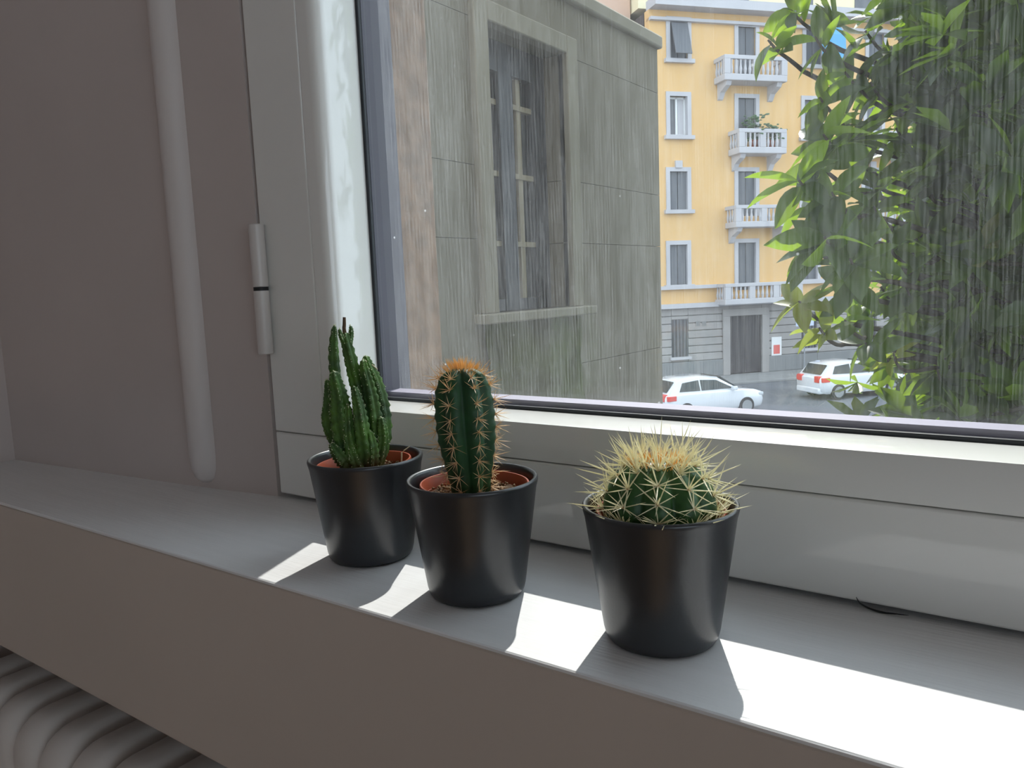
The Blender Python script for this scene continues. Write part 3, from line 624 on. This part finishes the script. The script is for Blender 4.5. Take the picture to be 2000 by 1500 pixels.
# sign post, poster, red box
p = P0+fd*fac(1545, 700)[0]+fn*1.2
sg = empty('street_sign', (p.x, p.y, ZG)); sg.rotation_euler.z = math.atan2(fd.y, fd.x); tag(sg, 'pale rectangular street sign on a thin post right of the door', 'sign')
MB().tube([(0, 0, 0), (0, 0, 3.1)], .04, 8).build('post', M['metal'], sg); MB().box(-.6, .55, -.07, -.04, 2.55, 2.95).build('sign_plate', M['signblue'], sg, bevel=.01)
u, z = fac(1515, 682); ps = empty('poster', P0+fd*u+fn*.07+Vector((0, 0, z-.7)), math.atan2(fd.y, fd.x)); tag(ps, 'small white poster with a red spot beside the house door', 'poster')
MB().box(-.32, .32, -.02, .02, 0, 1.4).build('sheet', M['white'], ps); MB().box(-.2, .2, -.03, -.02, .45, .95).build('red_spot', M['posterred'], ps)
p = ground(1772, 756); rb = empty('post_box', p); tag(rb, 'red box on the street half hidden by the tree', 'post box')
MB().box(-.3, .3, -.25, .25, .3, 1.15).build('box', M['posterred'], rb, bevel=.06); MB().box(-.2, .2, -.15, .15, 0, .3).build('foot', M['plinth'], rb)
# ---------------------------------------------------------------- magnolia by the window
def leaf_mesh(name, m, curl):
    mb = MB(); rows = []
    for i in range(7):
        s = i/6; wv = .5*.46*math.sin(math.pi*min(1, s**.85*1.0))**.8 if 0 < i < 6 else .006
        zc = -curl*s*s; rows.append([(s, -wv, zc+wv*.35), (s, 0, zc), (s, wv, zc+wv*.35)])
    mb.grid(rows, False, False); me = mb.mesh(name, True); me.materials.append(m); return me
LM = [leaf_mesh('leaf', M['leaf'], .12), leaf_mesh('leaf', M['leaf'], .28), leaf_mesh('leaf', M['leaf_y'], .15)]
tree = empty('magnolia_tree', (-.15, 4.2, ZG)); tag(tree, 'magnolia tree with large glossy leaves outside on the right', 'tree')
T0 = Vector(tree.location)
trunk_top = Vector((.15, 4.7, 4.2))-T0
trunk = [Vector((-.05, 4.7, ZG))-T0, Vector((-.1, 4.75, -3))-T0, Vector((0, 4.7, -.6))-T0, Vector((.1, 4.7, 1.6))-T0, trunk_top]
MB().tube(catmull(trunk, 5), [.17-.006*k for k in range(21)], 12).build('trunk', M['bark'], tree, smooth=True)
ros = [  # pixel, depth, leaves, length, young
 (1592, 72, 3.0, 7, .16, 0), (1500, 78, 3.1, 7, .15, 0), (1545, 20, 3.2, 8, .16, 0), (1600, 190, 3.0, 7, .16, 0), (1608, 262, 2.9, 8, .19, 0), (1590, 305, 2.9, 7, .18, 0),
 (1560, 352, 2.8, 7, .20, 0), (1625, 375, 2.8, 8, .19, 0), (1580, 400, 2.9, 6, .17, 0), (1610, 462, 2.7, 9, .20, 0), (1660, 505, 2.7, 9, .19, 0), (1650, 545, 2.8, 7, .17, 0), (1585, 470, 2.8, 5, .18, 0), (1705, 400, 2.9, 8, .17, 0),
 (1560, 588, 2.9, 7, .14, 2), (1600, 640, 2.9, 8, .14, 2), (1650, 625, 2.9, 6, .15, 0), (1690, 670, 3.0, 7, .17, 0), (1745, 690, 3.1, 6, .12, 2), (1735, 470, 3.0, 8, .17, 0), (1770, 560, 3.1, 8, .18, 0), (1720, 560, 3.2, 8, .18, 0),
 (1690, 60, 3.2, 8, .17, 0), (1740, 90, 3.1, 8, .16, 0), (1650, 140, 3.2, 7, .16, 0), (1700, 160, 3.2, 8, .16, 0), (1660, 250, 3.2, 8, .17, 0), (1690, 330, 3.2, 8, .17, 0), (1750, 250, 3.3, 8, .17, 0), (1800, 350, 3.3, 8, .17, 0),
 (1920, 470, 3.0, 7, .14, 2), (1850, 200, 3.2, 8, .17, 0), (1900, 330, 3.3, 8, .17, 0), (1950, 120, 3.2, 8, .17, 0), (1870, 600, 3.2, 8, .17, 0), (1960, 620, 3.2, 8, .17, 0), (1830, 720, 3.3, 8, .17, 0), (1930, 770, 3.2, 7, .16, 0)]
leaves = 0
LMAT = {}
def put_leaf(pos, d, nrm, L, k):
    d = d.normalized(); y = nrm.cross(d).normalized(); z = d.cross(y)
    o = bpy.data.objects.new('leaf', LM[k]); col.objects.link(o); o.parent = tree
    m = Matrix(((d.x, y.x, z.x), (d.y, y.y, z.y), (d.z, y.z, z.z))) @ Matrix.Diagonal((L, L, L))
    o.matrix_local = Matrix.Translation(pos-T0) @ m.to_4x4()
core = Vector((-.15, 4.3, .8))
for px, py, D, n, L, k in ros:
    c = at_d(px, py, D); tocore = (core + Vector((0, 0, c.z-core.z-.5)) - c); axis = (-tocore.normalized() + Vector((0, 0, .35))).normalized()
    P = [c, c-axis*.12, c + Vector((rnd.uniform(.05, .2), .55, -.12)), Vector((.02, 4.7, c.z-.4))]
    bs = catmull([q-T0 for q in P], 4); MB().tube(bs, [.004+.0009*i for i in range(len(bs))], 6).build('branch', M['bark'], tree, smooth=True)
    s1 = axis.cross(Vector((.2, .1, 1))).normalized(); s2 = axis.cross(s1); t0 = rnd.uniform(0, 6)
    for i in range(n):
        t = t0+2.4*i; e = R(rnd.uniform(45, 95)); d = axis*math.cos(e) + (s1*math.cos(t)+s2*math.sin(t))*math.sin(e) + Vector((0, 0, -.15))
        if leaves < 300: put_leaf(c-axis*rnd.uniform(0, .08), d, axis*.45+Vector((rnd.uniform(-.8, .5), rnd.uniform(-.5, 1.1), rnd.uniform(-.2, 1.1))), L*rnd.uniform(.75, 1.1), (2 if k == 2 else rnd.choice((0, 0, 1)))); leaves += 1
# crown mass
mb = MB()
def mass_leaf(p, d, nrm, L):
    d = d.normalized(); y = nrm.cross(d).normalized(); z = d.cross(y); n = len(mb.v)
    for s_, wv in ((0, .01), (.3, .16), (.65, .19), (1, .01)):
        for q in (-1, 0, 1): v = p + d*(s_*L) + y*(q*wv*L) + z*((abs(q)*wv*.35-.12*s_*s_)*L); mb.v.append(tuple(v-T0))
    for i in range(3):
        for j in range(2): a = n+i*3+j; mb.f.append((a, a+1, a+4, a+3))
def inside(x, y):       # picture outline of the crown as seen from the window
    pass
cl = []
for i in range(8500):
    x, y, z = rnd.uniform(-3.2, 1.2), rnd.uniform(3.2, 7.2), rnd.uniform(-2.8, 5.2)
    cl.append(Vector((x, y, z)))
for c in cl:
    # the crown keeps to the right of a slanting face so that the house stays in view
    dirn = c - Vector((0, 0, CH)); az = math.degrees(math.atan2(dirn.x, dirn.y)); el = math.degrees(math.atan2(dirn.z-0, math.hypot(dirn.x, dirn.y)))
    lim = -8.8 if el < 18 else -8.8-(el-18)*.45
    if el > 32 or az > 5: continue
    if -10 < el < -4: lim = -8
    if az < lim + rnd.uniform(0, 1.5): continue
    axis = Vector((rnd.gauss(0, .6), rnd.gauss(-.3, .6), rnd.gauss(.4, .5))).normalized(); s1 = axis.cross(Vector((.2, .1, 1))).normalized(); s2 = axis.cross(s1)
    for g in range(3):
        cc = c + Vector((rnd.gauss(0, .16), rnd.gauss(0, .16), rnd.gauss(0, .16)))
        for i in range(9):
            t = rnd.uniform(0, 6.28); e = R(rnd.uniform(40, 100)); d = axis*math.cos(e) + (s1*math.cos(t)+s2*math.sin(t))*math.sin(e)
            mass_leaf(cc, d, axis+Vector((rnd.uniform(-.4, .4), rnd.uniform(-.4, .4), .3)), rnd.uniform(.12, .20))
tag(mb.build('foliage', M['leaf'], tree, smooth=True), 'dense dark green crown', kind='stuff')
